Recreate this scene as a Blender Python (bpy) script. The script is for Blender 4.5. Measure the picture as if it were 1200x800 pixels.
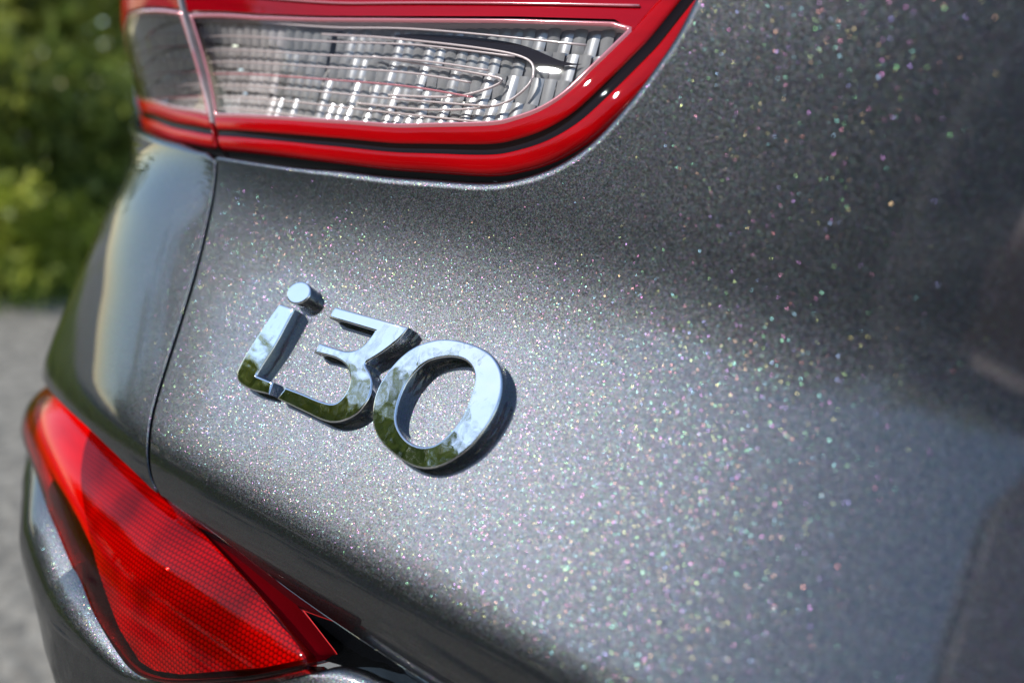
import bpy, bmesh, math, random
import numpy as np
from mathutils import Vector, Matrix
from mathutils.geometry import delaunay_2d_cdt

for o in list(bpy.data.objects): bpy.data.objects.remove(o)
SC = bpy.context.scene
COL = SC.collection
R = math.radians

# ------------------------------------------------------------------ camera, sky, sun, exposure
TILT = R(25.0)                  # lean of the panel that carries the badge
S = 1.2e-3                      # panel millimetres to metres
ORG = np.array([0.0, 0.0, 0.86])                                  # badge centre in the world
BAS = np.array([[1, 0, 0], [0, math.sin(TILT), -math.cos(TILT)], [0, math.cos(TILT), math.sin(TILT)]])
cam_d = bpy.data.cameras.new('camera'); cam = bpy.data.objects.new('camera', cam_d); COL.objects.link(cam)
cr = Vector((0.83376, 0.52206, 0.17969)); cdn = Vector((0.26706, -0.09649, -0.95884)); cf = Vector((-0.48324, 0.84743, -0.21988))
mw = Matrix((cr, -cdn, -cf)).transposed().to_4x4(); mw.translation = Vector((0.13382, -0.16373, 0.92422))
cam.matrix_world = mw
cam_d.sensor_width = 36.0; cam_d.lens = 26.0; cam_d.clip_start = 0.005; cam_d.clip_end = 900
cam_d.dof.use_dof = True; cam_d.dof.focus_distance = 0.2165; cam_d.dof.aperture_fstop = 5.0
SC.camera = cam

SUN = Vector((-0.50, -0.6315, 0.592)).normalized()
sun_el = math.asin(SUN.z); sun_az = math.atan2(SUN.x, SUN.y)      # azimuth from +Y towards +X
wd = bpy.data.worlds.new('World'); SC.world = wd; wd.use_nodes = True
wn = wd.node_tree; sky = wn.nodes.new('ShaderNodeTexSky'); sky.sky_type = 'NISHITA'; sky.sun_disc = False
sky.sun_elevation = sun_el; sky.sun_rotation = sun_az; sky.air_density = 1.0; sky.dust_density = 0.12; sky.ozone_density = 1.2
wn.links.new(sky.outputs[0], wn.nodes['Background'].inputs[0]); wn.nodes['Background'].inputs[1].default_value = 0.15
sl = bpy.data.lights.new('sun', 'SUN'); so = bpy.data.objects.new('sun', sl); COL.objects.link(so)
sl.energy = 3.0; sl.angle = R(0.55); sl.color = (1.0, 0.965, 0.92)
so.rotation_euler = (-SUN).to_track_quat('-Z', 'Y').to_euler(); so.location = (-4, -4, 6)
SC.view_settings.view_transform = 'Standard'; SC.view_settings.look = 'None'
SC.view_settings.exposure = 0.58; SC.view_settings.gamma = 1.0; SC.view_settings.use_curve_mapping = False
SC.cycles.use_denoising = True
SC.cycles.max_bounces = 10; SC.cycles.transparent_max_bounces = 16
SC.cycles.sample_clamp_indirect = 4.0

# ------------------------------------------------------------------ the car's surfaces, in panel millimetres
# SURF BEGIN
_A = np.arange(-900, 1100.01, 1.0)
def _kap(a):
    k = np.where(a > -20, 1/5000., 1/1800.)
    s = np.clip((-62 - a)/60, 0, 1); s = s*s*(3 - 2*s)
    k = k*(1 - s) + s/185.
    return np.where(a < -330, 0.0002, k)
_k = _kap(_A)
_th = np.concatenate([[0], np.cumsum(0.5*(_k[1:] + _k[:-1]))]); _th -= np.interp(0, _A, _th)
_U = np.concatenate([[0], np.cumsum(np.cos(0.5*(_th[1:] + _th[:-1])))]); _U -= np.interp(0, _A, _U)
_W = np.concatenate([[0], np.cumsum(-np.sin(0.5*(_th[1:] + _th[:-1])))]); _W -= np.interp(0, _A, _W)
def plan(a):
    t = np.interp(a, _A, _th); return np.interp(a, _A, _U), np.interp(a, _A, _W), np.sin(t), np.cos(t)
def integ(sl_):
    V = np.arange(-400, 500.01, .5); s = np.interp(V, [x for x, _ in sl_], [y for _, y in sl_])
    k = np.ones(15)/15.; s = np.convolve(np.pad(s, 7, mode='edge'), k, 'valid')
    w = np.concatenate([[0], np.cumsum(.25*(s[1:] + s[:-1]))]); w -= np.interp(0, V, w); return V, w
PANEL = integ([(-400, 1.2), (-62, 1.2), (-50, .62), (-42, .12), (-35, -.12), (-20, -.11), (0, -.05), (14, .02), (28, .14), (44, .36), (80, .47), (120, .48), (160, .2), (200, -.1), (300, -.35)])
LIGHT = integ([(-400, .1), (40, .30), (60, .28), (80, .14), (98, -.06), (115, -.35), (140, -.6), (200, -.7)])
LIGHT = (LIGHT[0], LIGHT[1] - np.interp(50, *LIGHT) + np.interp(50, *PANEL) - .6)
_V = np.arange(-400, -39.9, .5)
_b = np.interp(_V, [-400, -250, -140, -110, -90, -75, -64, -54, -46, -40], [-170, -88, -30, -15, -6, -2.5, -3, -9, -17, -24])
_b = np.convolve(np.pad(_b, 10, mode='edge'), np.ones(21)/21, 'valid')
BUMP = (_V, _b)
def smooth_table(vs, es):
    V = np.arange(-400, 400.1, 1.0); e = np.interp(V, vs, es); k = np.hanning(33); k /= k.sum()
    return V, np.convolve(np.pad(e, 16, mode='edge'), k, 'valid')
FL_P = smooth_table([-44, -20, 4, 25, 48, 120], [-8, -3, 1, 2, -4, 14])
FL_L = smooth_table([48, 60, 75, 92, 105, 160], [-7, -7, 0, 11, 21, 30])
FL_B = smooth_table([-200, -118, -92, -75, -60, -50], [-75, -36, -15, -13, -3, 3])
def flare(a, v, prof):
    s = np.clip((-50 - np.asarray(a, float))/100, 0, 1); s = s*s*(3 - 2*s)
    e = np.interp(v, *(FL_P if prof is PANEL else FL_L if prof is LIGHT else FL_B))
    return s*e
def pt(a, v, d=0., prof=PANEL):
    U, W, nx, nz = plan(a); w = np.interp(v, *prof) + d + flare(a, v, prof)
    return np.array([U + w*nx, v + 0*U, W + w*nz])
# SURF END
def ptn(a, v, d=0., prof=PANEL):
    """points (n,3) and unit normals (n,3) in panel mm"""
    a = np.asarray(a, float); v = np.asarray(v, float)
    P = pt(a, v, d, prof).T
    da = (pt(a + .3, v, d, prof) - pt(a - .3, v, d, prof)).T; dv = (pt(a, v + .3, d, prof) - pt(a, v - .3, d, prof)).T
    N = np.cross(da, dv); N /= np.linalg.norm(N, axis=1)[:, None]
    return P, N, da/np.linalg.norm(da, axis=1)[:, None], dv/np.linalg.norm(dv, axis=1)[:, None]
CAR_AT = np.array([0.25, 0.9, 0.0])
def W3(P): return (np.asarray(P) @ BAS.T)*S + ORG - CAR_AT       # panel mm to the car's local metres
def WD(N): return np.asarray(N) @ BAS.T

# ------------------------------------------------------------------ helpers
def tag(o, label=None, cat=None, group=None, kind=None):
    if label: o['label'] = label
    if cat: o['category'] = cat
    if group: o['group'] = group
    if kind: o['kind'] = kind
    return o
def empty(name, loc):
    o = bpy.data.objects.new(name, None); COL.objects.link(o); o.location = loc; o.empty_display_size = .1; return o
def mesh_obj(name, verts, faces, mat, parent=None, normals=None, smooth=True):
    me = bpy.data.meshes.new(name); me.from_pydata([tuple(map(float, p)) for p in verts], [], [tuple(int(i) for i in f) for f in faces])
    me.validate(clean_customdata=False)
    if smooth: me.polygons.foreach_set('use_smooth', [True]*len(me.polygons))
    me.update()
    if normals is not None and len(me.vertices) == len(normals):
        me.normals_split_custom_set_from_vertices([tuple(map(float, n)) for n in normals])
    if mat: me.materials.append(mat)
    o = bpy.data.objects.new(name, me); COL.objects.link(o); o.parent = parent; return o
def resample(pts, step, closed=False):
    pts = [np.array(p, float) for p in pts]
    if closed: pts = pts + [pts[0]]
    out = []
    for p, q in zip(pts[:-1], pts[1:]):
        n = max(1, int(math.ceil(np.linalg.norm(q - p)/step)))
        out += [p + (q - p)*i/n for i in range(n)]
    if not closed: out.append(pts[-1])
    return np.array(out)
def spline(pts, n=8, closed=False):
    """Catmull-Rom through the points"""
    P = [np.array(p, float) for p in pts]; N = len(P); out = []
    for i in range(N if closed else N - 1):
        if closed: p0, p1, p2, p3 = P[i-1], P[i], P[(i+1) % N], P[(i+2) % N]
        else: p0, p1, p2, p3 = P[max(i-1, 0)], P[i], P[i+1], P[min(i+2, N-1)]
        for k in range(n):
            t = k/n
            out.append(.5*((2*p1) + (p2-p0)*t + (2*p0-5*p1+4*p2-p3)*t*t + (3*p1-p0-3*p2+p3)*t**3))
    if not closed: out.append(P[-1])
    return np.array(out)
def inside(poly, q):
    x, y = q[:, 0], q[:, 1]; r = np.zeros(len(q), bool); n = len(poly); j = n-1
    for i in range(n):
        xi, yi = poly[i]; xj, yj = poly[j]
        c = ((yi > y) != (yj > y)) & (x < (xj-xi)*(y-yi)/((yj-yi) + 1e-12) + xi); r ^= c; j = i
    return r
def sheet(name, poly, prof, mat, parent, step=3., d=0., lip=None, bstep=1.5, dfun=None, flange=14., coarse=True):
    """a trimmed piece of a body surface; lip = radius of the rounded edge that turns in all round"""
    B = resample(poly, bstep, True)
    keep = [B[0]]
    for p in B[1:]:
        if np.linalg.norm(p - keep[-1]) > bstep*.3: keep.append(p)
    B = np.array(keep)
    lo, hi = B.min(0), B.max(0)
    def axis(l, h, f0, f1):
        xs = [l]
        while xs[-1] < h: xs.append(xs[-1] + (step if (not coarse or f0 < xs[-1] < f1) else step*4))
        return np.array(xs)
    gx, gy = axis(lo[0], hi[0], -215, 160), axis(lo[1], hi[1], -115, 130)
    G = np.array([(x + (step*.5 if j % 2 else 0), y) for j, y in enumerate(gy) for x in gx])
    G = G[inside(B, G)]
    dm = np.full(len(G), 1e9)
    for p in B: dm = np.minimum(dm, ((G - p)**2).sum(1))
    G = G[dm > (step*.55)**2]
    co = [Vector((float(p[0]), float(p[1]))) for p in np.vstack([B, G])]
    n = len(B)
    V, E, F, *_ = delaunay_2d_cdt(co, [], [list(range(n))], 1, 1e-4)
    A = np.array([(p.x, p.y) for p in V])
    dd = d + (dfun(A[:, 0], A[:, 1]) if dfun else 0.)
    P, N, da, dv = ptn(A[:, 0], A[:, 1], dd, prof)
    if dfun is not None:                                                   # bent by the offset as well
        f = lambda a, v: pt(a, v, d + dfun(a, v), prof)
        ta = (f(A[:, 0]+.3, A[:, 1]) - f(A[:, 0]-.3, A[:, 1])).T; tv = (f(A[:, 0], A[:, 1]+.3) - f(A[:, 0], A[:, 1]-.3)).T
        N = np.cross(ta, tv); N /= np.linalg.norm(N, axis=1)[:, None]
    F = [list(f) for f in F]
    fx = []
    for f in F:
        p, q, r = A[f[0]], A[f[1]], A[f[2]]
        fx.append(f if (q[0]-p[0])*(r[1]-p[1]) - (q[1]-p[1])*(r[0]-p[0]) > 0 else f[::-1])
    F = fx
    verts = list(P); norms = list(N)
    if lip is not None:
        nb = len(B); area = .5*sum(B[i][0]*B[(i+1) % nb][1] - B[(i+1) % nb][0]*B[i][1] for i in range(nb)); sg = 1 if area > 0 else -1
        dB = dfun(B[:, 0], B[:, 1]) if dfun else 0.
        lr = (lip(B[:, 0], B[:, 1]) if callable(lip) else np.full(nb, float(lip)))[:, None]
        Pb, Nb, ab, vb = ptn(B[:, 0], B[:, 1], d + dB, prof)
        T = np.roll(B, -1, 0) - np.roll(B, 1, 0); T /= np.linalg.norm(T, axis=1)[:, None]
        O2 = np.c_[T[:, 1], -T[:, 0]]*sg
        O3 = ab*O2[:, :1] + vb*O2[:, 1:]; O3 -= Nb*(O3*Nb).sum(1)[:, None]; O3 /= np.linalg.norm(O3, axis=1)[:, None]
        rows = [(Pb, Nb)]
        for k in range(1, 8):
            th = k/7*math.pi/2
            rows.append((Pb + O3*lr*math.sin(th) - Nb*lr*(1 - math.cos(th)), Nb*math.cos(th) + O3*math.sin(th)))
        rows.append((Pb + O3*lr - Nb*(lr + flange), O3))
        base = len(verts)
        for p, nn in rows: verts += list(p); norms += list(nn)
        for k in range(len(rows) - 1):
            for i in range(nb):
                j = (i+1) % nb; q = (base + k*nb + i, base + (k+1)*nb + i, base + (k+1)*nb + j, base + k*nb + j)
                F.append(q if sg > 0 else q[::-1])
    return mesh_obj(name, W3(np.array(verts)), F, mat, parent, WD(np.array(norms)))
def ribbon(name, curve, rows, prof, mat, parent, side=1., scale=None, closed=False, smooth=True, shear=None):
    """a strip along a curve on a body surface; rows = (offset to the curve's side, height above the surface)"""
    C = np.array(curve)
    O = side_dirs(C, side, shear, closed)
    sc = np.ones(len(C)) if scale is None else scale
    verts = []; n = len(C)
    for off, d in rows:
        q = C + O*(off*sc)[:, None]; verts += list(pt(q[:, 0], q[:, 1], d, prof).T)
    F = []
    for k in range(len(rows) - 1):
        for i in range(n if closed else n - 1):
            j = (i+1) % n
            q = (k*n+i, k*n+j, (k+1)*n+j, (k+1)*n+i); F.append(q if side > 0 else q[::-1])
    return mesh_obj(name, W3(np.array(verts)), F, mat, parent, smooth=smooth)
def side_dirs(C, side, shear, closed=False):
    T = (np.roll(C, -1, 0) - np.roll(C, 1, 0)) if closed else np.gradient(C, axis=0)
    T = T/np.linalg.norm(T, axis=1)[:, None]; O = np.c_[-T[:, 1], T[:, 0]]*side
    if shear is not None:                       # near the curve's start, step along the slanted gap instead
        L_ = np.concatenate([[0], np.cumsum(np.linalg.norm(np.diff(C, axis=0), axis=1))]); w = np.exp(-(L_/9.0)**2)[:, None]
        O = O*(1 - w) + np.array(shear)*w
    return O
def offset_curve(curve, off, side=1., scale=None, shear=None):
    C = np.array(curve); sc = np.ones(len(C)) if scale is None else scale
    return C + side_dirs(C, side, shear)*(off*sc)[:, None]
def tube(name, P, r, mat, parent, seg=8, closed=False):
    """round bar along points given in local metres"""
    P = np.array(P); n = len(P); T = (np.roll(P, -1, 0) - np.roll(P, 1, 0)) if closed else np.gradient(P, axis=0)
    T /= np.linalg.norm(T, axis=1)[:, None]
    rr = np.broadcast_to(np.asarray(r, float), (n,)); ref = np.array([.13, .27, .95]); verts = []
    for p, t, q in zip(P, T, rr):
        a = np.cross(t, ref); a /= np.linalg.norm(a); b = np.cross(t, a)
        verts += [p + q*(a*math.cos(2*math.pi*k/seg) + b*math.sin(2*math.pi*k/seg)) for k in range(seg)]
    F = [(i*seg+k, i*seg+(k+1) % seg, ((i+1) % n)*seg+(k+1) % seg, ((i+1) % n)*seg+k) for i in range(n if closed else n-1) for k in range(seg)]
    if not closed: F += [tuple(range(seg))[::-1], tuple((n-1)*seg+k for k in range(seg))]
    return mesh_obj(name, verts, F, mat, parent)

# ------------------------------------------------------------------ materials
class NT:
    def __init__(s, name):
        s.m = bpy.data.materials.new(name); s.m.use_nodes = True; s.t = s.m.node_tree; s.n = s.t.nodes; s.l = s.t.links
        s.b = s.n['Principled BSDF']; s.out = s.n['Material Output']
    def add(s, t, **kw):
        n = s.n.new(t)
        for k, v in kw.items(): setattr(n, k, v)
        return n
    def link(s, a, b): s.l.new(a, b)
    def math(s, op, a, b=None, c=None):
        n = s.add('ShaderNodeMath', operation=op)
        for i, x in enumerate((a, b, c)):
            if x is None: continue
            if isinstance(x, (int, float)): n.inputs[i].default_value = x
            else: s.link(x, n.inputs[i])
        return n.outputs[0]
    def vmath(s, op, a, b=None, scale=None):
        n = s.add('ShaderNodeVectorMath', operation=op)
        for i, x in enumerate((a, b)):
            if x is None: continue
            if isinstance(x, (tuple, list)): n.inputs[i].default_value = x
            else: s.link(x, n.inputs[i])
        if scale is not None:
            if isinstance(scale, (int, float)): n.inputs['Scale'].default_value = scale
            else: s.link(scale, n.inputs['Scale'])
        return n.outputs[0]
    def mix(s, f, a, b, mode='MIX'):
        n = s.add('ShaderNodeMix', data_type='RGBA', blend_type=mode)
        for sock, x in ((n.inputs[0], f), (n.inputs[6], a), (n.inputs[7], b)):
            if isinstance(x, (int, float)): sock.default_value = x
            elif isinstance(x, tuple): sock.default_value = (*x[:3], 1)
            else: s.link(x, sock)
        return n.outputs[2]
    def ramp(s, f, stops):
        n = s.add('ShaderNodeValToRGB'); e = n.color_ramp.elements
        while len(e) < len(stops): e.new(.5)
        for x, (p, c) in zip(e, stops): x.position = p; x.color = (*c, 1) if len(c) == 3 else c
        s.link(f, n.inputs[0]); return n.outputs[0]
    def noise(s, vec, scale, detail=3., rough=.5):
        n = s.add('ShaderNodeTexNoise'); n.inputs['Scale'].default_value = scale; n.inputs['Detail'].default_value = detail; n.inputs['Roughness'].default_value = rough
        if vec is not None: s.link(vec, n.inputs['Vector'])
        return n
    def bump(s, h, strength=.3, dist=.001, normal=None):
        n = s.add('ShaderNodeBump'); n.inputs['Strength'].default_value = strength; n.inputs['Distance'].default_value = dist
        s.link(h, n.inputs['Height'])
        if normal is not None: s.link(normal, n.inputs['Normal'])
        return n.outputs[0]
    def set(s, **kw):
        for k, v in kw.items():
            i = s.b.inputs[k.replace('_', ' ')]
            if isinstance(v, (int, float)): i.default_value = v
            elif isinstance(v, tuple): i.default_value = (*v, 1) if len(v) == 3 and i.type == 'RGBA' else v
            else: s.link(v, i)
        return s.m

def paint_material():
    """grey metallic lacquer: aluminium flakes, sparse coloured glints, clear coat"""
    k = NT('grey_metallic_paint'); tc = k.add('ShaderNodeTexCoord').outputs['Object']
    geo = k.add('ShaderNodeNewGeometry')
    def flakes(cell, amount):
        v = k.add('ShaderNodeTexVoronoi'); v.inputs['Scale'].default_value = 1/cell; k.link(tc, v.inputs['Vector'])
        r = k.vmath('SUBTRACT', v.outputs['Color'], (.5, .5, .5))
        w = k.add('ShaderNodeTexWhiteNoise', noise_dimensions='3D'); k.link(v.outputs['Position'], w.inputs[0])
        nrm = k.vmath('NORMALIZE', k.vmath('ADD', geo.outputs['Normal'], k.vmath('SCALE', r, scale=amount)))
        return v, w, nrm
    v1, w1, n1 = flakes(.00013, .26)
    v2, w2, n2 = flakes(.000125, .46)
    glint = k.math('GREATER_THAN', w2.outputs['Value'], .85)
    nmix = k.add('ShaderNodeMix', data_type='VECTOR'); k.link(glint, nmix.inputs[0]); k.link(n1, nmix.inputs[4]); k.link(n2, nmix.inputs[5])
    hue = k.add('ShaderNodeHueSaturation'); hue.inputs['Color'].default_value = (.080, .036, .036, 1); hue.inputs['Saturation'].default_value = 1.1
    sepc = k.add('ShaderNodeSeparateColor'); k.link(w2.outputs['Color'], sepc.inputs[0]); k.link(sepc.outputs[1], hue.inputs['Hue'])
    hue1 = k.add('ShaderNodeHueSaturation'); hue1.inputs['Color'].default_value = (.098, .046, .046, 1); s1 = k.add('ShaderNodeSeparateColor')
    k.link(w1.outputs['Color'], s1.inputs[0]); k.link(s1.outputs[1], hue1.inputs['Hue'])
    base = k.mix(.40, hue1.outputs[0], (.059, .071, .092))
    bright = k.math('ADD', k.math('MULTIPLY', s1.outputs[0], .9), .55)
    bc = k.mix(1.0, base, bright, 'MULTIPLY')
    col = k.mix(glint, bc, hue.outputs[0])
    rr = k.math('ADD', .40, k.math('MULTIPLY', k.math('POWER', s1.outputs[2], 2.0), .12))
    rough = k.math('ADD', k.math('MULTIPLY', rr, k.math('SUBTRACT', 1.0, glint)), k.math('MULTIPLY', glint, .20))
    gl = k.add('ShaderNodeBsdfGlossy', distribution='BECKMANN'); k.link(col, gl.inputs['Color']); k.link(rough, gl.inputs['Roughness']); k.link(nmix.outputs[1], gl.inputs['Normal'])
    df = k.add('ShaderNodeBsdfDiffuse'); df.inputs[0].default_value = (.30, .32, .34, 1); mx = k.add('ShaderNodeMixShader'); mx.inputs[0].default_value = .012
    k.link(gl.outputs[0], mx.inputs[1]); k.link(df.outputs[0], mx.inputs[2])
    ct = k.add('ShaderNodeBsdfGlossy'); ct.inputs['Roughness'].default_value = .03; fr = k.add('ShaderNodeFresnel'); fr.inputs[0].default_value = 1.7
    fin = k.add('ShaderNodeMixShader'); k.link(fr.outputs[0], fin.inputs[0]); k.link(mx.outputs[0], fin.inputs[1]); k.link(ct.outputs[0], fin.inputs[2])
    k.link(fin.outputs[0], k.out.inputs['Surface']); k.n.remove(k.b)
    return k.m

def simple(name, col, rough=.5, metal=0., coat=0., **kw):
    k = NT(name); return k.set(Base_Color=col, Roughness=rough, Metallic=metal, Coat_Weight=coat, Coat_Roughness=.02, **kw)
def chrome_material(name, wob=.0, col=(.86, .87, .88)):
    k = NT(name)
    if wob:
        tc = k.add('ShaderNodeTexCoord').outputs['Object']; nz = k.noise(tc, 150, 1.5)
        return k.set(Base_Color=col, Metallic=1.0, Roughness=.035, Normal=k.bump(nz.outputs[0], wob, .002))
    return k.set(Base_Color=col, Metallic=1.0, Roughness=.06)
def red_material(name, c, rough=.35):
    k = NT(name); tc = k.add('ShaderNodeTexCoord').outputs['Object']; mp = k.add('ShaderNodeMapping'); mp.inputs['Scale'].default_value = (14, 60, 160); k.link(tc, mp.inputs[0]); nz = k.noise(mp.outputs[0], 1.0, 3)
    col = k.mix(nz.outputs[0], tuple(x*.55 for x in c), tuple(min(1, x*1.4) for x in c))
    return k.set(Base_Color=col, Roughness=rough, Coat_Weight=.45, Coat_Roughness=.015, Specular_IOR_Level=0.0)
def honey_material():
    k = NT('red_prism_lens'); tc = k.add('ShaderNodeTexCoord').outputs['Object']
    sp = k.add('ShaderNodeSeparateXYZ'); k.link(tc, sp.inputs[0]); c_ = 1/.0015
    y = k.math('MULTIPLY', k.math('ADD', k.math('MULTIPLY', sp.outputs[1], math.sin(TILT)), k.math('MULTIPLY', sp.outputs[2], math.cos(TILT))), c_*1.15)
    row = k.math('FLOOR', y); xx = k.math('ADD', k.math('MULTIPLY', sp.outputs[0], c_), k.math('MULTIPLY', row, .5))
    fx = k.math('SUBTRACT', k.math('FRACT', xx), .5); fy = k.math('SUBTRACT', k.math('FRACT', y), .5)
    dist = k.math('SQRT', k.math('ADD', k.math('MULTIPLY', fx, fx), k.math('MULTIPLY', fy, fy)))
    c0 = k.ramp(dist, [(.0, (.78, .03, .03)), (.35, (.5, .018, .018)), (.62, (.14, .004, .005))])
    col = k.mix(k.ramp(k.noise(tc, 42, 2.5).outputs[0], [(.38, (0, 0, 0)), (.62, (1, 1, 1))]), k.mix(1.0, c0, (.42, .3, .35), 'MULTIPLY'), c0)  # large noise patches put the prism's flash into the colour
    return k.set(Base_Color=col, Roughness=.28, Normal=k.bump(dist, .7, -.0006), Coat_Weight=1.0, Coat_Roughness=.02, Specular_IOR_Level=.0)
def clear_material(name='clear_lens', tint=(1, 1, 1), ior=1.3):
    k = NT(name); tr = k.add('ShaderNodeBsdfTransparent'); tr.inputs[0].default_value = (*tint, 1)
    gl = k.add('ShaderNodeBsdfGlossy'); gl.inputs['Roughness'].default_value = .02
    fr = k.add('ShaderNodeFresnel'); fr.inputs[0].default_value = ior
    mx = k.add('ShaderNodeMixShader'); k.link(fr.outputs[0], mx.inputs[0]); k.link(tr.outputs[0], mx.inputs[1]); k.link(gl.outputs[0], mx.inputs[2])
    k.link(mx.outputs[0], k.out.inputs['Surface']); return k.m
def leaf_material(name, a, b, c=None):
    k = NT(name); oi = k.add('ShaderNodeNewGeometry'); tc = k.add('ShaderNodeTexCoord').outputs['Object']
    nz = k.noise(tc, 2.2, 2.)
    f = k.math('ADD', k.math('MULTIPLY', oi.outputs['Random Per Island'], .6), k.math('MULTIPLY', nz.outputs[0], .5))
    col = k.ramp(f, [(.1, a), (.55, b), (.95, c or b)])
    df = k.add('ShaderNodeBsdfTranslucent'); k.link(col, df.inputs[0])
    k.set(Base_Color=col, Roughness=.5)
    mx = k.add('ShaderNodeMixShader'); mx.inputs[0].default_value = .6; k.link(k.b.outputs[0], mx.inputs[1]); k.link(df.outputs[0], mx.inputs[2])
    k.link(mx.outputs[0], k.out.inputs['Surface']); return k.m

PAINT = paint_material()
CHROME = chrome_material('badge_chrome', .075)
CHR2 = simple('reflector_chrome', (.37, .37, .37), .28, .45)
RED_B = red_material('bright_red_inner', (.75, .03, .03)); RED = red_material('red_lens', (.36, .0012, .003)); RED_D = red_material('deep_red_lens', (.31, .0015, .007), .3)
BLACK = simple('black_trim', (.010, .006, .006), .4, 0, .25, Specular_IOR_Level=0.0)
DARK = simple('dark_housing', (.02, .02, .022), .6)
RETURN = simple('shaded_gloss_paint', (.014, .016, .02), .3, 0, 1.0, Specular_IOR_Level=0.0)  # tailgate paint with the shade of its underside put into the colour
HOUSE = simple('lamp_housing_silver', (.36, .35, .34), .4, .5)
GAPM = simple('gap_rubber', (.012, .013, .014), .7)
PALE = simple('pale_clear_plastic', (.62, .52, .50), .18, 0, 1.0)
PINK = simple('pink_clear_edge', (.62, .22, .24), .12, .2, 1.0)
GLASS = clear_material()
HONEY = honey_material()
RGLASS = clear_material('red_outer_lens', (.90, .09, .08), 1.33)

# ------------------------------------------------------------------ ground
def ground():
    k = NT('worn_asphalt'); tc = k.add('ShaderNodeTexCoord').outputs['Object']
    v = k.add('ShaderNodeTexVoronoi'); v.inputs['Scale'].default_value = 44; k.link(tc, v.inputs['Vector'])
    n1 = k.noise(tc, 1.7, 4); n2 = k.noise(tc, 19, 4, .6)
    c = k.ramp(v.outputs['Color'], [(.15, (.10, .088, .070)), (.5, (.23, .205, .165)), (.85, (.42, .375, .30))])
    c = k.mix(k.math('MULTIPLY', n2.outputs[0], .55), c, (.15, .132, .105)); c = k.mix(k.math('MULTIPLY', n1.outputs[0], .55), c, (.28, .25, .20))
    m = k.set(Base_Color=c, Roughness=.85, Normal=k.bump(v.outputs['Distance'], .7, -.006))
    g = mesh_obj('ground', [(-250, -250, 0), (250, -250, 0), (250, 250, 0), (-250, 250, 0)], [(0, 1, 2, 3)], m, None, smooth=False)
    tag(g, kind='structure')
ground()

# ------------------------------------------------------------------ the car
CAR = empty('car', tuple(CAR_AT))
tag(CAR, 'grey metallic hatchback rear corner with chrome badge and red lamps', 'car')

GAP = [(-92.9, 46.3), (-88.3, 32.7), (-82.8, 13.8), (-74.8, -12.6), (-68.1, -29.8), (-61.8, -40.6), (-57.3, -48.5), (-53.5, -51.8)]
gap = spline(GAP, 6)
LB = [(-94.8, 48.2), (-74.6, 48.3), (-54.9, 48.8), (-38.1, 49.7), (-22.8, 50.5), (-8.8, 51.8), (9.1, 53.7), (18.1, 56.1), (26.2, 59.8), (33.3, 65.3), (39.2, 72.8), (44.4, 81.2), (47.8, 88.3), (51.4, 101.0), (52.6, 112.0), (50, 135), (38, 154), (8, 166), (-60, 172), (-152, 175)]
light_r = spline(LB, 8)
LL = [(-99.0, 48.5), (-111.7, 49.1), (-137, 51.6), (-163, 56), (-190, 61), (-220, 70), (-246, 85), (-256, 108), (-250, 140), (-228, 165), (-200, 176), (-156, 175.5)]
light_l = spline(LL, 8)
SHEAR = (-.78, 1.0)
SEAM = [(-51.5, -51.4), (-30.6, -52.6), (-14.4, -54.2), (.5, -55.6), (14.3, -56.4), (27.3, -56.8), (39.4, -57), (100, -57), (250, -56.5), (760, -51)]
def paint_panels():
    # tailgate: gap, bottom edge, far side, top, then round the lamp
    lo = offset_curve(light_r, -4.3)                           # panel edge stands off the lens
    bot = SEAM
    poly = list(gap[2:-1] + np.array([.9, 0])) + list(spline(bot, 4)) + [(760, 240), (300, 255), (-40, 250), (-165, 240), (-155, 181)] + list(lo[::-1][1:-1]) 
    lipf = lambda a, v: np.interp(v, [-56, -50, 43.0, 45.5], [.7, .4, .4, 2.6])
    t = sheet('tailgate', poly, PANEL, PAINT, CAR, 2.6, lip=lipf, flange=9)
    q_in = offset_curve(light_l, 4.3)
    qb = [(-57.5, -51.4), (-70, -49.3), (-99.6, -46.3), (-145, -45.6), (-180, -44.5), (-240, -42), (-330, -42), (-880, -42)]
    poly = list(gap[2:-1][::-1] - np.array([1.3, 0])) + list(q_in[1:-1]) + [(-159, 181), (-169, 240), (-260, 250), (-880, 250)] + list(spline(qb, 4)[::-1])
    q = sheet('quarter_panel', poly, PANEL, PAINT, CAR, 2.6, lip=lipf, flange=9)
    # the tailgate's lower return, which tucks in under the hem
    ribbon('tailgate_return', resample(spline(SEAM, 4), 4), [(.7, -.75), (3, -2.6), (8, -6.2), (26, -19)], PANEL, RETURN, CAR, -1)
    # rubber-dark bottom of the panel gaps and of the lamp pocket
    sheet('gap_seal', [(-45, -50), (-66, 10), (-80, 46), (-108, 46), (-98, 10), (-85, -46)], PANEL, GAPM, CAR, 6, d=-10)
    sheet('lamp_gap_seal', [(-91, 46), (-113, 87), (-146, 175), (-162, 175), (-127, 87), (-104, 46)], LIGHT, GAPM, CAR, 6, d=-12)
    return t, q
TAILGATE, QUARTER = paint_panels()

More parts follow.
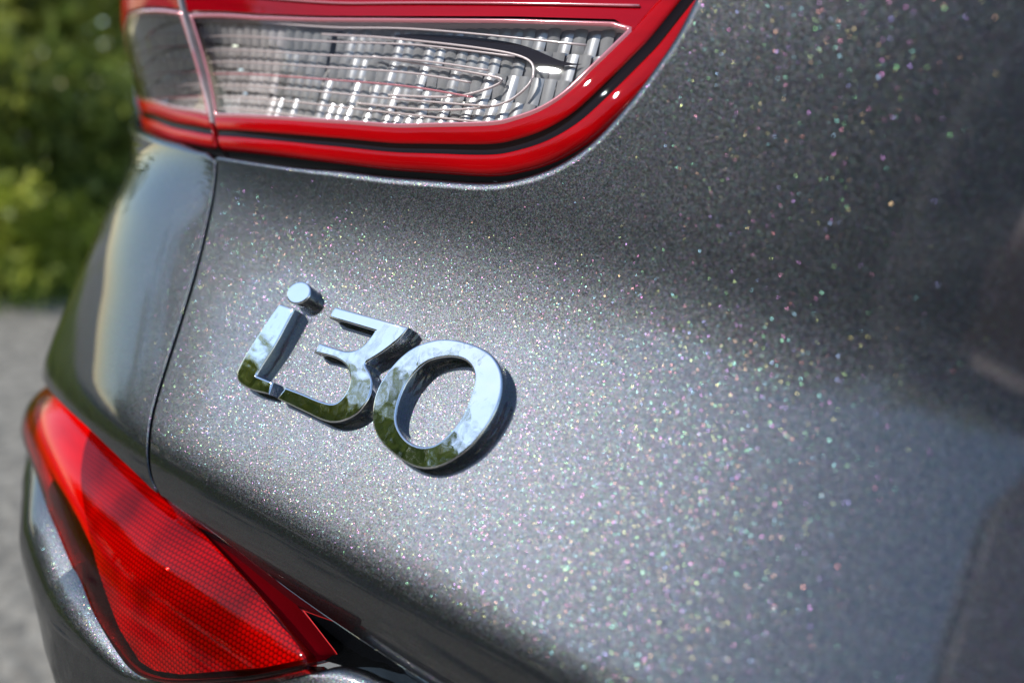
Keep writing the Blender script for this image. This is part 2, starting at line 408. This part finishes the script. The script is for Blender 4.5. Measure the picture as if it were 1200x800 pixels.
def lamp_scale(C, base=None):
    return np.interp(C[:, 0], [-95, -20, 10, 40], [.86, .94, 1.06, 1.22])
def tail_light_right():
    C = light_r; sc = lamp_scale(C)
    root = sheet('tail_light', list(offset_curve(C, .5)), LIGHT, HOUSE, CAR, 6, d=-14, bstep=3)
    ribbon('outer_red_band', C, [(.2, -1.6), (.3, -1.1), (.7, -.45), (1.3, -.05), (2.4, .14), (3.6, .08), (4.2, -.1), (4.5, -.5)], LIGHT, RED, root, 1, sc, shear=SHEAR)
    ribbon('black_seal', C, [(-3.2, -9), (-2.0, -4.5), (-.2, -4), (.15, -2.5), (.2, -1.6)], LIGHT, GAPM, root, 1, sc, shear=SHEAR)
    ribbon('black_band', C, [(4.5, -.5), (4.6, -.62), (6.8, -.62), (6.9, -.5)], LIGHT, BLACK, root, 1, sc, shear=SHEAR)
    ribbon('inner_red_band', C, [(6.9, -.5), (7.1, -.12), (7.8, .06), (9.4, .06), (10.6, -.05), (11.0, -.3)], LIGHT, RED, root, 1, sc, shear=SHEAR)
    inner = offset_curve(C, 11.0, 1, sc, SHEAR)
    # window: under a straight top edge
    top = np.array([(29.2, 93.6), (2., 92.5), (-29.9, 90.6), (-54.7, 89.4), (-87.5, 87.0), (-119.0, 86.2)])
    i1 = next(i for i in range(len(inner)) if inner[i][1] > 91.5 and inner[i][0] > 0)
    wb = inner[:i1]
    win = list(wb) + [tuple(inner[i1-1] + np.array([-.4, 1.2]))] + list(top)
    up = list(inner[i1-1:]) + [(-150, 174), (-119.6, 86.8)] + list(top[::-1][1:] + np.array([0, .6]))
    sheet('upper_red_lens', up, LIGHT, RED_D, root, 3, d=-.25)
    sheet('window_lens', win, LIGHT, GLASS, root, 3, d=-.3)
    W = resample(win, 1.2, True)
    ribbon('window_edge', W, [(0, -.35), (.5, .1), (.9, .1), (1.2, -.6)], LIGHT, PINK, root, 1, closed=True)
    ribbon('window_wall', W, [(.2, -.7), (.4, -2), (.6, -5)], LIGHT, PALE, root, 1, closed=True)
    return root, top
TLR, WTOP = tail_light_right()

# pillow facet shared by all reflector cells
def pillow():
    n = 5; V = []; F = []
    for j in range(n):
        for i in range(n):
            x, y = i/(n-1) - .5, j/(n-1) - .5
            V.append((x*1.0, y*1.0, (.13*(1 - (2*x)**2)*(1 - .12*(2*y)**2) - .05*y)))
    F = [(j*n+i, j*n+i+1, (j+1)*n+i+1, (j+1)*n+i) for j in range(n-1) for i in range(n-1)]
    me = bpy.data.meshes.new('reflector_facet'); me.from_pydata(V, [], F); me.polygons.foreach_set('use_smooth', [True]*len(F)); me.materials.append(CHR2); return me
FACET = pillow(); FACET_P = pillow(); FACET_P.materials[0] = simple('brightened_reflector', (.50, .47, .46), .33, .2)  # second copy is paler, brightening the dim left reflectors by colour
rnd = random.Random(4)
def facet(a, v, d, wa, hv, parent, tip=(0, 0), me=None):
    P, N, da, dv = ptn([a], [v], d, LIGHT); p = W3(P)[0]
    x, y, z = (Vector(WD(q)[0]) for q in (da, dv, N))
    z = (z + x*tip[0] + y*tip[1]).normalized(); x = (x - z*x.dot(z)).normalized(); y = z.cross(x)
    m = Matrix((x*wa*S, y*hv*S, z*min(wa, hv)*S)).transposed().to_4x4(); m.translation = Vector(p)
    o = bpy.data.objects.new('reflector_facet', me or FACET); COL.objects.link(o); o.parent = parent; o.matrix_local = m
rows = [(57.0 + 6.6*j, 6.6) for j in range(6)]
x = -122.
while x < 35:
    wa = 3.6
    for j, (v, h) in enumerate(rows):
        facet(x + wa/2 - (v - 57)*.10*(x < -60), v, -4.2 - 1.0*math.exp(-((x + 25)/45)**2 - ((v - 75)/12)**2), wa, h, TLR, (-(x + 20)/380 + rnd.uniform(-.07, .07), -.16 - (v - 76)/60 + rnd.uniform(-.13, .13)), FACET_P if x < -78 else None)
    x += wa
# clear ribs that cross the window, the long reflector bowl, and a black plate standing in for a dark reflection
def line(pts, d, n=8): 
    C = spline(pts, n); return W3(pt(C[:, 0], C[:, 1], d, LIGHT).T)
for i, v in enumerate((61.5, 65.3, 69.0, 72.6, 76.2, 79.8, 84.0, 88.6)):
    xe = (20, 12, 4, -2, -4, 0, 6, 24)[i]
    tube('rib', line([(-101 - (v - 58)*.6, v*.88 + 6.8), (-60, v*.97 + 1), (-25, v - .2), (xe, v + (1.2 if i < 3 else -.8))], -1.6), .00034, PINK if i == 3 else PALE, TLR)
bowl = [(-40, 66.5), (-15, 67.5), (4, 70.6), (11, 75), (12.5, 80), (8, 83.6), (-8, 85), (-40, 85.5), (-62, 85)]
tube('rib', line([(-118, 90.5), (-60, 93.6), (0, 96.6), (34, 98)], .1), .0004, PINK, TLR)
tube('rib', line([(-122, 95), (-60, 98.6), (0, 101.4), (30, 103)], .1), .0005, RED, TLR)
tube('bowl_rim', line(bowl, -2.2), .00038, PALE, TLR)
tube('bowl_rim', line([(-30, 70), (-8, 72), (4, 77), (-4, 78.5), (-40, 80)], -2.6), .0004, PALE, TLR)
sheet('dark_reflection_plate', spline([(-36, 87.0), (-16, 88.4), (4, 87.6), (18, 84.2), (24, 83.8), (14, 82.8), (0, 84.2), (-18, 85.4)], 5, True), LIGHT, BLACK, TLR, 3, d=-3, bstep=1)

def tail_light_left():
    C = light_l; sc = np.full(len(C), .86)
    root = sheet('tail_light', list(offset_curve(C, -.5)), LIGHT, HOUSE, CAR, 6, d=-14, bstep=3)
    ribbon('outer_red_band', C, [(.2, -1.6), (.3, -1.1), (.7, -.45), (1.3, -.05), (2.4, .14), (3.6, .08), (4.2, -.1), (4.5, -.5)], LIGHT, RED, root, -1, sc, shear=SHEAR)
    ribbon('black_seal', C, [(-3.2, -9), (-2.0, -4.5), (-.2, -4), (.15, -2.5), (.2, -1.6)], LIGHT, GAPM, root, -1, sc, shear=SHEAR)
    ribbon('black_band', C, [(4.5, -.5), (4.6, -.62), (6.8, -.62), (6.9, -.5)], LIGHT, BLACK, root, -1, sc, shear=SHEAR)
    ribbon('inner_red_band', C, [(6.9, -.5), (7.1, -.12), (7.8, .06), (9.4, .06), (10.6, -.05), (11.0, -.3)], LIGHT, RED, root, -1, sc, shear=SHEAR)
    inner = offset_curve(C, 11.0, -1, sc, SHEAR)
    i1 = next(i for i in range(len(inner)) if inner[i][1] > 94)
    win = list(inner[:i1]) + [(-172, 93.3), (-145, 89.5), (-123.5, 87.0)]
    up = list(inner[i1:]) + [(-154, 174.5), (-124, 87.6), (-145, 90.1), (-172, 93.9)]
    sheet('upper_red_lens', up, LIGHT, RED_D, root, 4, d=-.25); sheet('window_lens', win, LIGHT, GLASS, root, 4, d=-.3)
    W = resample(win, 1.2, True)
    ribbon('window_edge', W, [(0, -.35), (.5, .1), (.9, .1), (1.2, -.6)], LIGHT, PINK, root, -1, closed=True)
    ribbon('window_wall', W, [(.2, -.7), (.4, -2), (.6, -5)], LIGHT, PALE, root, -1, closed=True)
    # pale end wall towards the gap, with its red foot
    end = [(-98.2, 48.5), (-105.6, 58), (-123.0, 87), (-154, 175)]
    E_ = spline(end, 8)
    ribbon('end_wall', E_[7:20], [(-.2, -.2), (.3, .1), (.6, -.3), (.7, -3), (.7, -12)], LIGHT, PALE, root, -1)
    ribbon('red_foot', E_[:8], [(-.2, -.2), (.3, .1), (.6, -.3), (.7, -3), (.7, -12)], LIGHT, RED, root, -1)
    for v, h in rows:
        for j in range(8): facet(-107.5 - (v - 57)*.66 - j*8.0, v, -4.2, 8.0, h, root, (.08 + rnd.uniform(-.10, .10), -.12 + rnd.uniform(-.12, .12)), FACET_P)
    for i, v in enumerate((61, 64.5, 68, 71.5, 75, 78.5, 82)):
        tube('rib', line([(-107.5 - (v - 60)*.62, v), (-140, v + 1), (-185, v + 5)], -1.6), .00034, PINK if i % 2 else PALE, root)
    return root
TLL = tail_light_left()

LAMP_LOW = [(10.4, -67.2), (-1.9, -75.9), (-22.3, -87.2), (-33, -91.4), (-39.5, -92.2), (-46, -90.8), (-59.3, -86.5), (-85.5, -79.3), (-105.4, -74.6), (-140, -68), (-186, -64), (-230, -60)]
LOW_ = spline(LAMP_LOW, 5)
def bumper():
    poly = [(-880, -300), (760, -300), (760, -64)] + list(spline([(300, -64), (60, -63.5), (30, -64), (21, -65.5), (15.5, -68), (12.5, -69)], 4))[:-1] + list(offset_curve(LOW_, 1.0, 1., np.interp(LOW_[:, 0], [-75, -30], [14.4, 1.7]))) + [(-880, -54)]
    shelf = resample(spline([(300, -60), (60, -59.5), (30, -60), (17, -64.5), (4, -65.8), (-25, -60.5), (-60, -56)], 4), 5)
    ribbon('bumper_shelf', shelf, [(-.2, -4.5), (.6, -8), (1.0, -30), (1.0, -75), (-24, -80)], BUMP, PAINT, CAR, -1)
    b = sheet('bumper', poly, BUMP, PAINT, CAR, 3.2, bstep=2.5, dfun=lambda a, v: 9.5*np.interp(a, [-170, -110, -70, -20], [.25, 1, 1, 0])*np.interp(v, [-150, -110], [0, 1]), lip=lambda a, v: np.interp(a, [-75, -30, 14, 20], [14.0, 1.3, 1.3, 3.2]), flange=6)
    LAMP = [(-230, -52), (-186, -49.5), (-153, -48.1), (-111, -48.6), (-78.5, -51.4), (-57.9, -53.6), (-34.9, -56.2), (-9.4, -60.2), (7, -64), (11.6, -65.5), (10.4, -67.2), (-1.9, -75.9), (-22.3, -87.2), (-33, -91.4), (-39.5, -92.2), (-46, -90.8), (-59.3, -86.5), (-85.5, -79.3), (-105.4, -74.6), (-140, -68), (-186, -64), (-230, -60)]
    L = spline(LAMP, 5, True)
    lamp = sheet('rear_reflector_lamp', L, BUMP, RGLASS, CAR, 2.2, d=3.2, lip=1.1, flange=3.5, bstep=1.2)
    def ridge(a, v):
        t = (a + 57)*.63 + (v + 54)*.77
        return np.where(t > 0, -.26*t, .045*t)
    P_ = [(-116, -49.8), (-78.5, -52.4), (-57.9, -54.6), (-34.9, -57.2), (-9.4, -61.2), (6, -64.6), (9.0, -66.4), (-2.5, -74.6), (-22.6, -86), (-33, -90.2), (-39.5, -91), (-50, -87.5), (-75, -74), (-97, -62)]
    sheet('prism_reflector', P_, BUMP, HONEY, lamp, 2.0, d=1.0, bstep=1.5, dfun=ridge)
    sheet('lamp_back', L, BUMP, RED_B, lamp, 4, d=0.0, bstep=2, dfun=lambda a, v: np.interp(a, [-60, -38], [-2.5, -10]))
    ribbon('lamp_side', np.vstack([L, L[:1]]), [(0, 2.0), (0, -9.0)], BUMP, RED_D, lamp)
    return b, lamp
BUMPER, LAMP = bumper()

# badge: three chrome characters
def letter(loops, depth=4.0, bev=.5, name='letter'):
    cu = bpy.data.curves.new(name, 'CURVE'); cu.dimensions = '2D'; cu.fill_mode = 'BOTH'; cu.extrude = (depth + 1)/2 - bev; cu.bevel_depth = bev; cu.bevel_resolution = 3; cu.offset = .06
    for lp in loops:
        s = cu.splines.new('POLY'); s.points.add(len(lp) - 1); s.use_cyclic_u = True
        for p, q in zip(s.points, lp): p.co = (q[0], q[1], 0, 1)
    o = bpy.data.objects.new(name, cu); COL.objects.link(o); dg = bpy.context.evaluated_depsgraph_get(); dg.update()
    me = bpy.data.meshes.new_from_object(o.evaluated_get(dg)); bpy.data.objects.remove(o)
    V = np.array([v.co[:] for v in me.vertices]); V[:, 2] += (depth - 1)/2
    U0, W0, nx0, nz0 = plan(0.0); w = np.array([(float(p[0]), float(p[1]), float(p[2]) - .02*float(p[1]) + .15) for p in V])   # the characters are flat
    for vv, c in zip(me.vertices, W3(w)): vv.co = Vector(c)
    me.polygons.foreach_set('use_smooth', [True]*len(me.polygons)); me.set_sharp_from_angle(angle=R(28)); me.materials.clear(); me.materials.append(CHROME)
    ob = bpy.data.objects.new(name, me); COL.objects.link(ob); return ob
O_out = [(12.5, 11.4), (15.9, 12.6), (19.6, 13.1), (23.9, 13.1), (28.0, 12.2), (31.4, 9.8), (33.4, 6.4), (34.1, 2.5), (33.8, -1.7), (32.6, -6.3), (30.7, -9.8), (28.2, -12.9), (25.2, -15.1), (21.8, -16.1), (17.4, -16.0), (12.8, -15.0), (9.0, -13.4), (6.2, -11.0), (4.3, -7.6), (3.5, -3.4), (4.1, 0.8), (5.8, 5.2), (8.6, 8.8)]
O_in = [(15.1, 8.5), (18.3, 9.8), (21.5, 10.2), (24.3, 9.4), (26.4, 7.4), (27.6, 4.0), (28.1, -0.9), (27.5, -4.9), (25.9, -8.7), (23.6, -11.3), (20.5, -12.6), (17.1, -12.6), (13.9, -11.4), (11.3, -9.2), (9.8, -5.7), (9.4, -1.0), (10.4, 3.3), (12.2, 6.4)]
T3 = [[(-19.9, 11.1), (3.0, 12.1)], [(3.0, 12.1), (2.1, 9.4), (-0.6, 5.3), (-3.8, 1.6)], [(-3.8, 1.6), (-4.0, .6), (-3.1, -0.4), (-1.1, -1.6), (0.4, -3.2), (1.3, -6.2), (0.7, -9.4), (-0.9, -12.0), (-4.2, -14.3), (-7.9, -15.15), (-13.0, -15.1), (-23.8, -14.9)], [(-23.8, -14.9), (-23.1, -12.4)], [(-23.1, -12.4), (-17.6, -12.2), (-11.2, -12.1), (-7.1, -11.4), (-5.2, -9.3), (-4.7, -6.3), (-5.5, -3.6), (-7.5, -1.5), (-10.2, -0.35), (-14.2, -.1), (-19.5, -0.6)], [(-19.5, -.6), (-19.3, 1.0)], [(-19.3, 1.0), (-14.2, 1.2), (-10.6, 1.5), (-8.1, 2.5), (-6.2, 4.3), (-5.2, 6.8), (-4.6, 9.7)], [(-4.6, 9.7), (-20.1, 9.1)], [(-20.1, 9.1), (-19.9, 11.1)]]
three = []
for seg in T3: three += [tuple(p) for p in (spline(seg, 4) if len(seg) > 2 else np.array(seg))[:-1]]
I_st = [[(-38.2, 7.0), (-33.4, 7.0)], [(-33.4, 7.0), (-33.8, -3.0), (-34.6, -8.7), (-35.0, -11.8), (-34.6, -12.6), (-33.4, -12.7), (-28.6, -12.6)], [(-28.6, -12.6), (-28.2, -14.8)], [(-28.2, -14.8), (-33.9, -15.5), (-38.3, -15.2), (-40.4, -13.9), (-41.0, -11.8), (-40.8, -8.3), (-39.8, -1), (-38.2, 7.0)]]
i_stem = []
for seg in I_st: i_stem += [tuple(p) for p in (spline(seg, 4) if len(seg) > 2 else np.array(seg))[:-1]]
i_dot = [(-34.1 + 3.45*math.cos(t) + .3*math.sin(t), 12.05 + 2.75*math.sin(t)) for t in np.linspace(0, 2*math.pi, 28)[:-1]]
BADGE = empty('badge', (0, 0, 0)); BADGE.parent = CAR
for lp in ([i_stem, i_dot], [three], [list(map(tuple, spline(O_out, 4, True))), list(map(tuple, spline(O_in, 4, True)))]):
    letter(lp).parent = BADGE
tag(BADGE, 'chrome i30 lettering')

# ------------------------------------------------------------------ planting along the road
LEAF_A = leaf_material('leaf_olive', (.10, .13, .02), (.29, .32, .05), (.50, .48, .11))
LEAF_B = leaf_material('leaf_dark', (.06, .085, .016), (.17, .22, .04), (.34, .37, .08))
GRASS = leaf_material('grass_blade', (.10, .15, .02), (.24, .32, .05), (.44, .46, .11))
LEAF_C = leaf_material('leaf_sunlit_tint', (.14, .18, .02), (.38, .43, .05), (.60, .58, .12))  # brighter leaf copy, sunlight put into its colour
BARK = simple('bark', (.06, .045, .033), .9)
def plant_mesh(seed, w, h, nleaf, leaf, kind):
    """stem mesh and crown mesh of one bush or tree, base at the origin"""
    r = random.Random(seed); sv = []; sf = []
    def limb(a, b, ra, rb):
        a, b = np.array(a), np.array(b); t = b - a; t = t/np.linalg.norm(t); x = np.cross(t, (.3, .9, .1)); x /= np.linalg.norm(x); y = np.cross(t, x); o = len(sv)
        for p, q in ((a, ra), (b, rb)):
            for k in range(6): sv.append(p + q*(x*math.cos(k*1.0472) + y*math.sin(k*1.0472)))
        for k in range(6): sf.append((o+k, o+(k+1) % 6, o+6+(k+1) % 6, o+6+k))
    tips = []
    tr = h*.3 if kind == 'tree' else h*.06
    if kind == 'tree': limb((0, 0, -.05), (.03, .02, tr), h*.03, h*.022)
    for i in range(14 if kind == 'tree' else 18):
        an = r.uniform(0, 6.283); el = r.uniform(.25, 1.3)
        ln = r.uniform(.55, .95); b = np.array((math.cos(an)*math.cos(el)*w*ln*.9, math.sin(an)*math.cos(el)*w*ln*.9, tr + (h - tr)*math.sin(el)*ln*.92))
        b0 = np.array((r.uniform(-.02, .02)*w, r.uniform(-.02, .02)*w, tr*r.uniform(.6, 1)))
        m_ = b0 + (b - b0)*.5 + np.array([r.uniform(-.06, .06)*w for _ in range(3)]); limb(b0, m_, h*.010, h*.007); limb(m_, b, h*.007, h*.003)
        for p in (m_, b):
            for _ in range(3): tips.append(p + np.array([r.gauss(0, .16)*w, r.gauss(0, .16)*w, r.gauss(0, .10)*h]))
    cv = np.zeros((nleaf*4, 3)); g = np.random.default_rng(seed)
    tips = np.array(tips); idx = g.integers(0, len(tips), nleaf); rad = g.uniform(.10, .2, len(tips))
    c = tips[idx] + g.normal(0, 1, (nleaf, 3))*(rad[idx][:, None]*np.array([w, w, h*.55])); c[:, 2] = np.maximum(c[:, 2], .02 + .03*g.random(nleaf))
    d1 = g.normal(0, 1, (nleaf, 3)); d1[:, 2] += .35; d1 /= np.linalg.norm(d1, axis=1)[:, None]
    d2 = np.cross(d1, g.normal(0, 1, (nleaf, 3))); d2 /= np.linalg.norm(d2, axis=1)[:, None]
    L = leaf*g.uniform(.6, 1.3, nleaf)[:, None]
    cv[0::4] = c - d1*L*.5; cv[1::4] = c + d2*L*.28; cv[2::4] = c + d1*L*.5; cv[3::4] = c - d2*L*.28
    cf = np.arange(nleaf*4).reshape(-1, 4)
    ms = bpy.data.meshes.new('stem'); ms.from_pydata([tuple(p) for p in sv], [], sf); ms.materials.append(BARK)
    mc = bpy.data.meshes.new('foliage'); mc.from_pydata(cv.tolist(), [], cf.tolist())
    return ms, mc
MESHES = {}
def plant(name, key, loc, sc, rz, label, cat, group, mat):
    if key not in MESHES: MESHES[key] = plant_mesh(*key)
    ms, mc = MESHES[key]
    if not mc.materials: mc.materials.append(mat)
    o = empty(name, loc); o.scale = sc; o.rotation_euler = (0, 0, rz)
    for nm, me in (('trunk' if name.endswith('tree') else 'stem', ms), ('crown' if name.endswith('tree') else 'foliage', mc)):
        c = bpy.data.objects.new(nm, me); COL.objects.link(c); c.parent = o
    tag(o, label, cat, group); return o
SHA = (11, .62, 1.25, 4200, .10, 'bush'); SHB = (12, .70, 1.1, 4200, .09, 'bush'); SHC = (13, .5, .8, 3600, .07, 'bush')
TRA = (21, 1.9, 4.2, 20000, .19, 'tree'); TRB = (22, 1.7, 3.9, 20000, .18, 'tree'); TRC = (23, 1.5, 3.4, 5200, .15, 'tree')
VERGE = 'shrubs on the grass verge beside the road'
plant('shrub', SHA, (-4.15, 1.55, 0), (1, 1, 1.1), .4, 'tall olive green shrub at the left edge behind the car', 'shrub', VERGE, LEAF_A)
plant('shrub', SHB, (-3.95, 2.35, 0), (1, 1, 1.15), 1.9, 'dark green shrub just left of the tail lamp', 'shrub', VERGE, LEAF_B)
plant('shrub', SHC, (-3.55, 1.55, 0), (1, 1, .7), 2.4, 'low bright bush in front of the taller shrubs on the verge', 'shrub', VERGE, LEAF_C)

def verge_grass():
    g = np.random.default_rng(5); n = 26000
    y = g.uniform(-7, 6, n); x = -3.05 - .345*(y - 1.3)*.5 - g.power(1.0, n)*3.2 + g.normal(0, .04, n)
    h = g.uniform(.08, .30, n)*np.clip((-3.0 - x)*1.6 + .35, .3, 1.2); az = g.uniform(0, 6.283, n); w = g.uniform(.006, .012, n)
    lean = g.uniform(.1, .6, n)*h
    base = np.c_[x, y, np.zeros(n)]; dx = np.c_[np.cos(az)*w, np.sin(az)*w, np.zeros(n)]; ln = np.c_[-np.sin(az)*lean, np.cos(az)*lean, h]
    V = np.empty((n*4, 3)); V[0::4] = base - dx; V[1::4] = base + dx; V[2::4] = base + ln*.6 + dx*.7; V[3::4] = base + ln
    F = np.arange(n*4).reshape(-1, 4)
    me = bpy.data.meshes.new('verge_grass'); me.from_pydata(V.tolist(), [], F.tolist()); me.materials.append(GRASS)
    o = bpy.data.objects.new('verge_grass', me); COL.objects.link(o)
    tag(o, 'long sunlit grass along the road edge', 'grass', kind='stuff')
verge_grass()

TREES = 'trees standing round the parking place'
hedge = [(-5.6, 2.2, 1.0, 'leafy tree filling the top left corner behind the shrubs'), (-6.4, 4.4, 1.05, 'tree beyond the dark shrub, half hidden by the tail lamp'),
         (-15.5, -8.5, 1.3, 'small tree on the verge at the left, out of the frame'), (-12.2, -9.0, 1.5, 'small tree further back along the verge'), (-10.0, -9.6, 1.48, 'tree mirrored green in the chrome badge'),
         (-7.8, -11.4, 1.52, 'tree at the bend of the verge behind the car'), (-5.2, -12.4, 1.55, 'broad tree behind the car, mirrored dark in the tailgate'), (-2.2, -13, 1.5, 'tall tree straight behind the car'),
         (1.2, -13.4, 1.5, 'tall tree behind the car on its right'), (4.6, -13, 1.5, 'tree behind the car at the far right')]
for i, (x_, y_, k_, lab) in enumerate(hedge):
    plant('leafy_tree', TRC if i < 2 else TRA if i % 2 else TRB, (x_, y_, 0), (k_*1.15, k_*1.15, k_), i*1.3, lab, 'tree', TREES, LEAF_A if i < 2 else LEAF_B if i % 2 else LEAF_A)

# ------------------------------------------------------------------ the person who stands behind the camera, mirrored in the paint
def person(loc):
    P = {}; E = []; Rr = {}
    def v(n, x, y, z, r, r2=None): P[n] = (x, y, z); Rr[n] = (r, r2 or r)
    def e(*ns): E.extend(zip(ns[:-1], ns[1:]))
    v('pelvis', 0, -.40, .84, .15, .12); v('waist', 0, -.33, .96, .135, .105); v('chest', 0, -.20, 1.08, .155, .11); v('upper', 0, -.12, 1.16, .12, .09)
    v('neck', 0, -.06, 1.215, .052); v('skull', 0, .0, 1.30, .078, .088); v('crown', 0, -.01, 1.375, .070, .078)
    v('nose', 0, .088, 1.285, .012); e('pelvis', 'waist', 'chest', 'upper', 'neck', 'skull', 'crown'); e('skull', 'nose')
    for s_, k in ((-1, 'l'), (1, 'r')):
        v(k+'ear', s_*.085, -.01, 1.30, .014); e('skull', k+'ear')
        v(k+'sh', s_*.185, -.14, 1.13, .062); raised = s_ < 0
        if raised: v(k+'el', -.24, .06, .96, .047); v(k+'wr', -.10, .27, 1.00, .031); v(k+'palm', -.065, .31, 1.035, .036, .022)
        else: v(k+'el', s_*.25, -.16, .84, .047); v(k+'wr', s_*.17, .04, .66, .031); v(k+'palm', s_*.15, .07, .60, .034, .018)
        e('upper', k+'sh', k+'el', k+'wr', k+'palm')
        for q in range(4):
            x0 = s_*(.15 + (q - 1.5)*.021); L = (.062, .072, .068, .054)[q]
            if raised: v(f'{k}f{q}a', -.05, .335 - q*.006, 1.08 - q*.021, .0095); v(f'{k}f{q}b', -.02, .345 - q*.006, 1.085 - q*.021, .0088); v(f'{k}f{q}c', .0, .328 - q*.006, 1.082 - q*.021, .0078)
            else: v(f'{k}f{q}a', x0, .088, .565, .0095); v(f'{k}f{q}b', x0, .098, .565 - L*.55, .0085); v(f'{k}f{q}c', x0, .085, .565 - L, .0075)
            e(k+'palm', f'{k}f{q}a', f'{k}f{q}b', f'{k}f{q}c')
        if raised: v(k+'t1', -.04, .29, 1.065, .011); v(k+'t2', -.015, .30, 1.095, .0095)
        else: v(k+'t1', s_*.115, .075, .60, .011); v(k+'t2', s_*.095, .09, .572, .0095)
        e(k+'palm', k+'t1', k+'t2')
        v(k+'hip', s_*.10, -.38, .78, .092); v(k+'knee', s_*.13, -.0, .50, .062); v(k+'ank', s_*.13, -.14, .10, .042); v(k+'heel', s_*.13, -.15, .045, .040); v(k+'toe', s_*.145, .05, .035, .034)
        e('pelvis', k+'hip', k+'knee', k+'ank', k+'heel', k+'toe')
    names = list(P); idx = {n: i for i, n in enumerate(names)}
    me = bpy.data.meshes.new('body'); me.from_pydata([P[n] for n in names], [(idx[a], idx[b]) for a, b in E], []); o = bpy.data.objects.new('body', me); COL.objects.link(o)
    o.modifiers.new('skin', 'SKIN'); sv = me.skin_vertices[0].data
    for n in names: sv[idx[n]].radius = Rr[n]; sv[idx[n]].use_root = (n == 'pelvis')
    sb = o.modifiers.new('sub', 'SUBSURF'); sb.levels = 2; sb.render_levels = 2
    dg = bpy.context.evaluated_depsgraph_get(); dg.update(); bm_ = bpy.data.meshes.new_from_object(o.evaluated_get(dg)); bpy.data.objects.remove(o)
    bm_.name = 'body'; bm_.materials.clear()
    for m in (simple('skin', (.62, .31, .26), .5), simple('navy_jacket', (.018, .022, .035), .8), simple('dark_trousers', (.02, .02, .024), .85), simple('grey_shoes', (.10, .10, .10), .6)): bm_.materials.append(m)
    for p in bm_.polygons:
        x, y, z = p.center; p.use_smooth = True
        hand = z < .67 and y > .035 and abs(x) < .24 and z > .45 and not (abs(abs(x) - .13) < .07 and y < .055)
        p.material_index = 0 if z > 1.21 or hand or (y > .20 and z > .9) else (3 if z < .085 else (2 if z < .80 and abs(x) < .21 and not (y < -.05 and abs(x) > .2) else 1))
    root = empty('person', loc)
    b = bpy.data.objects.new('body', bm_); COL.objects.link(b); b.parent = root
    bm = bmesh.new(); bmesh.ops.create_uvsphere(bm, u_segments=24, v_segments=16, radius=1.0)
    for q in list(bm.verts):
        if q.co.z < -.25 + .55*max(0, q.co.y): bm.verts.remove(q)
    for q in bm.verts: q.co = Vector((q.co.x*.094, q.co.y*.108 - .012, 1.335 + q.co.z*.105))
    hm = bpy.data.meshes.new('hair'); bm.to_mesh(hm); bm.free(); hm.materials.append(simple('dark_hair', (.025, .016, .011), .6)); h = bpy.data.objects.new('hair', hm); COL.objects.link(h); h.parent = root
    for s_ in (-1, 1):
        bm = bmesh.new(); bmesh.ops.create_uvsphere(bm, u_segments=12, v_segments=8, radius=.011, matrix=Matrix.Translation((s_*.032, .072, 1.315))); em = bpy.data.meshes.new('eye'); bm.to_mesh(em); bm.free()
        em.materials.append(simple('eye', (.05, .03, .02), .1)); q = bpy.data.objects.new('eye', em); COL.objects.link(q); q.parent = root
    bm = bmesh.new(); bmesh.ops.create_uvsphere(bm, u_segments=12, v_segments=8, radius=1.0, matrix=Matrix.Translation((0, .074, 1.245)) @ Matrix.Diagonal((.024, .010, .007, 1))); em = bpy.data.meshes.new('mouth'); bm.to_mesh(em); bm.free()
    em.materials.append(simple('lips', (.42, .16, .14), .5)); q = bpy.data.objects.new('mouth', em); COL.objects.link(q); q.parent = root
    tag(root, 'person in dark jacket raising one hand, mirrored at the right edge of the tailgate', 'person')
person((.362, -.70, 0))
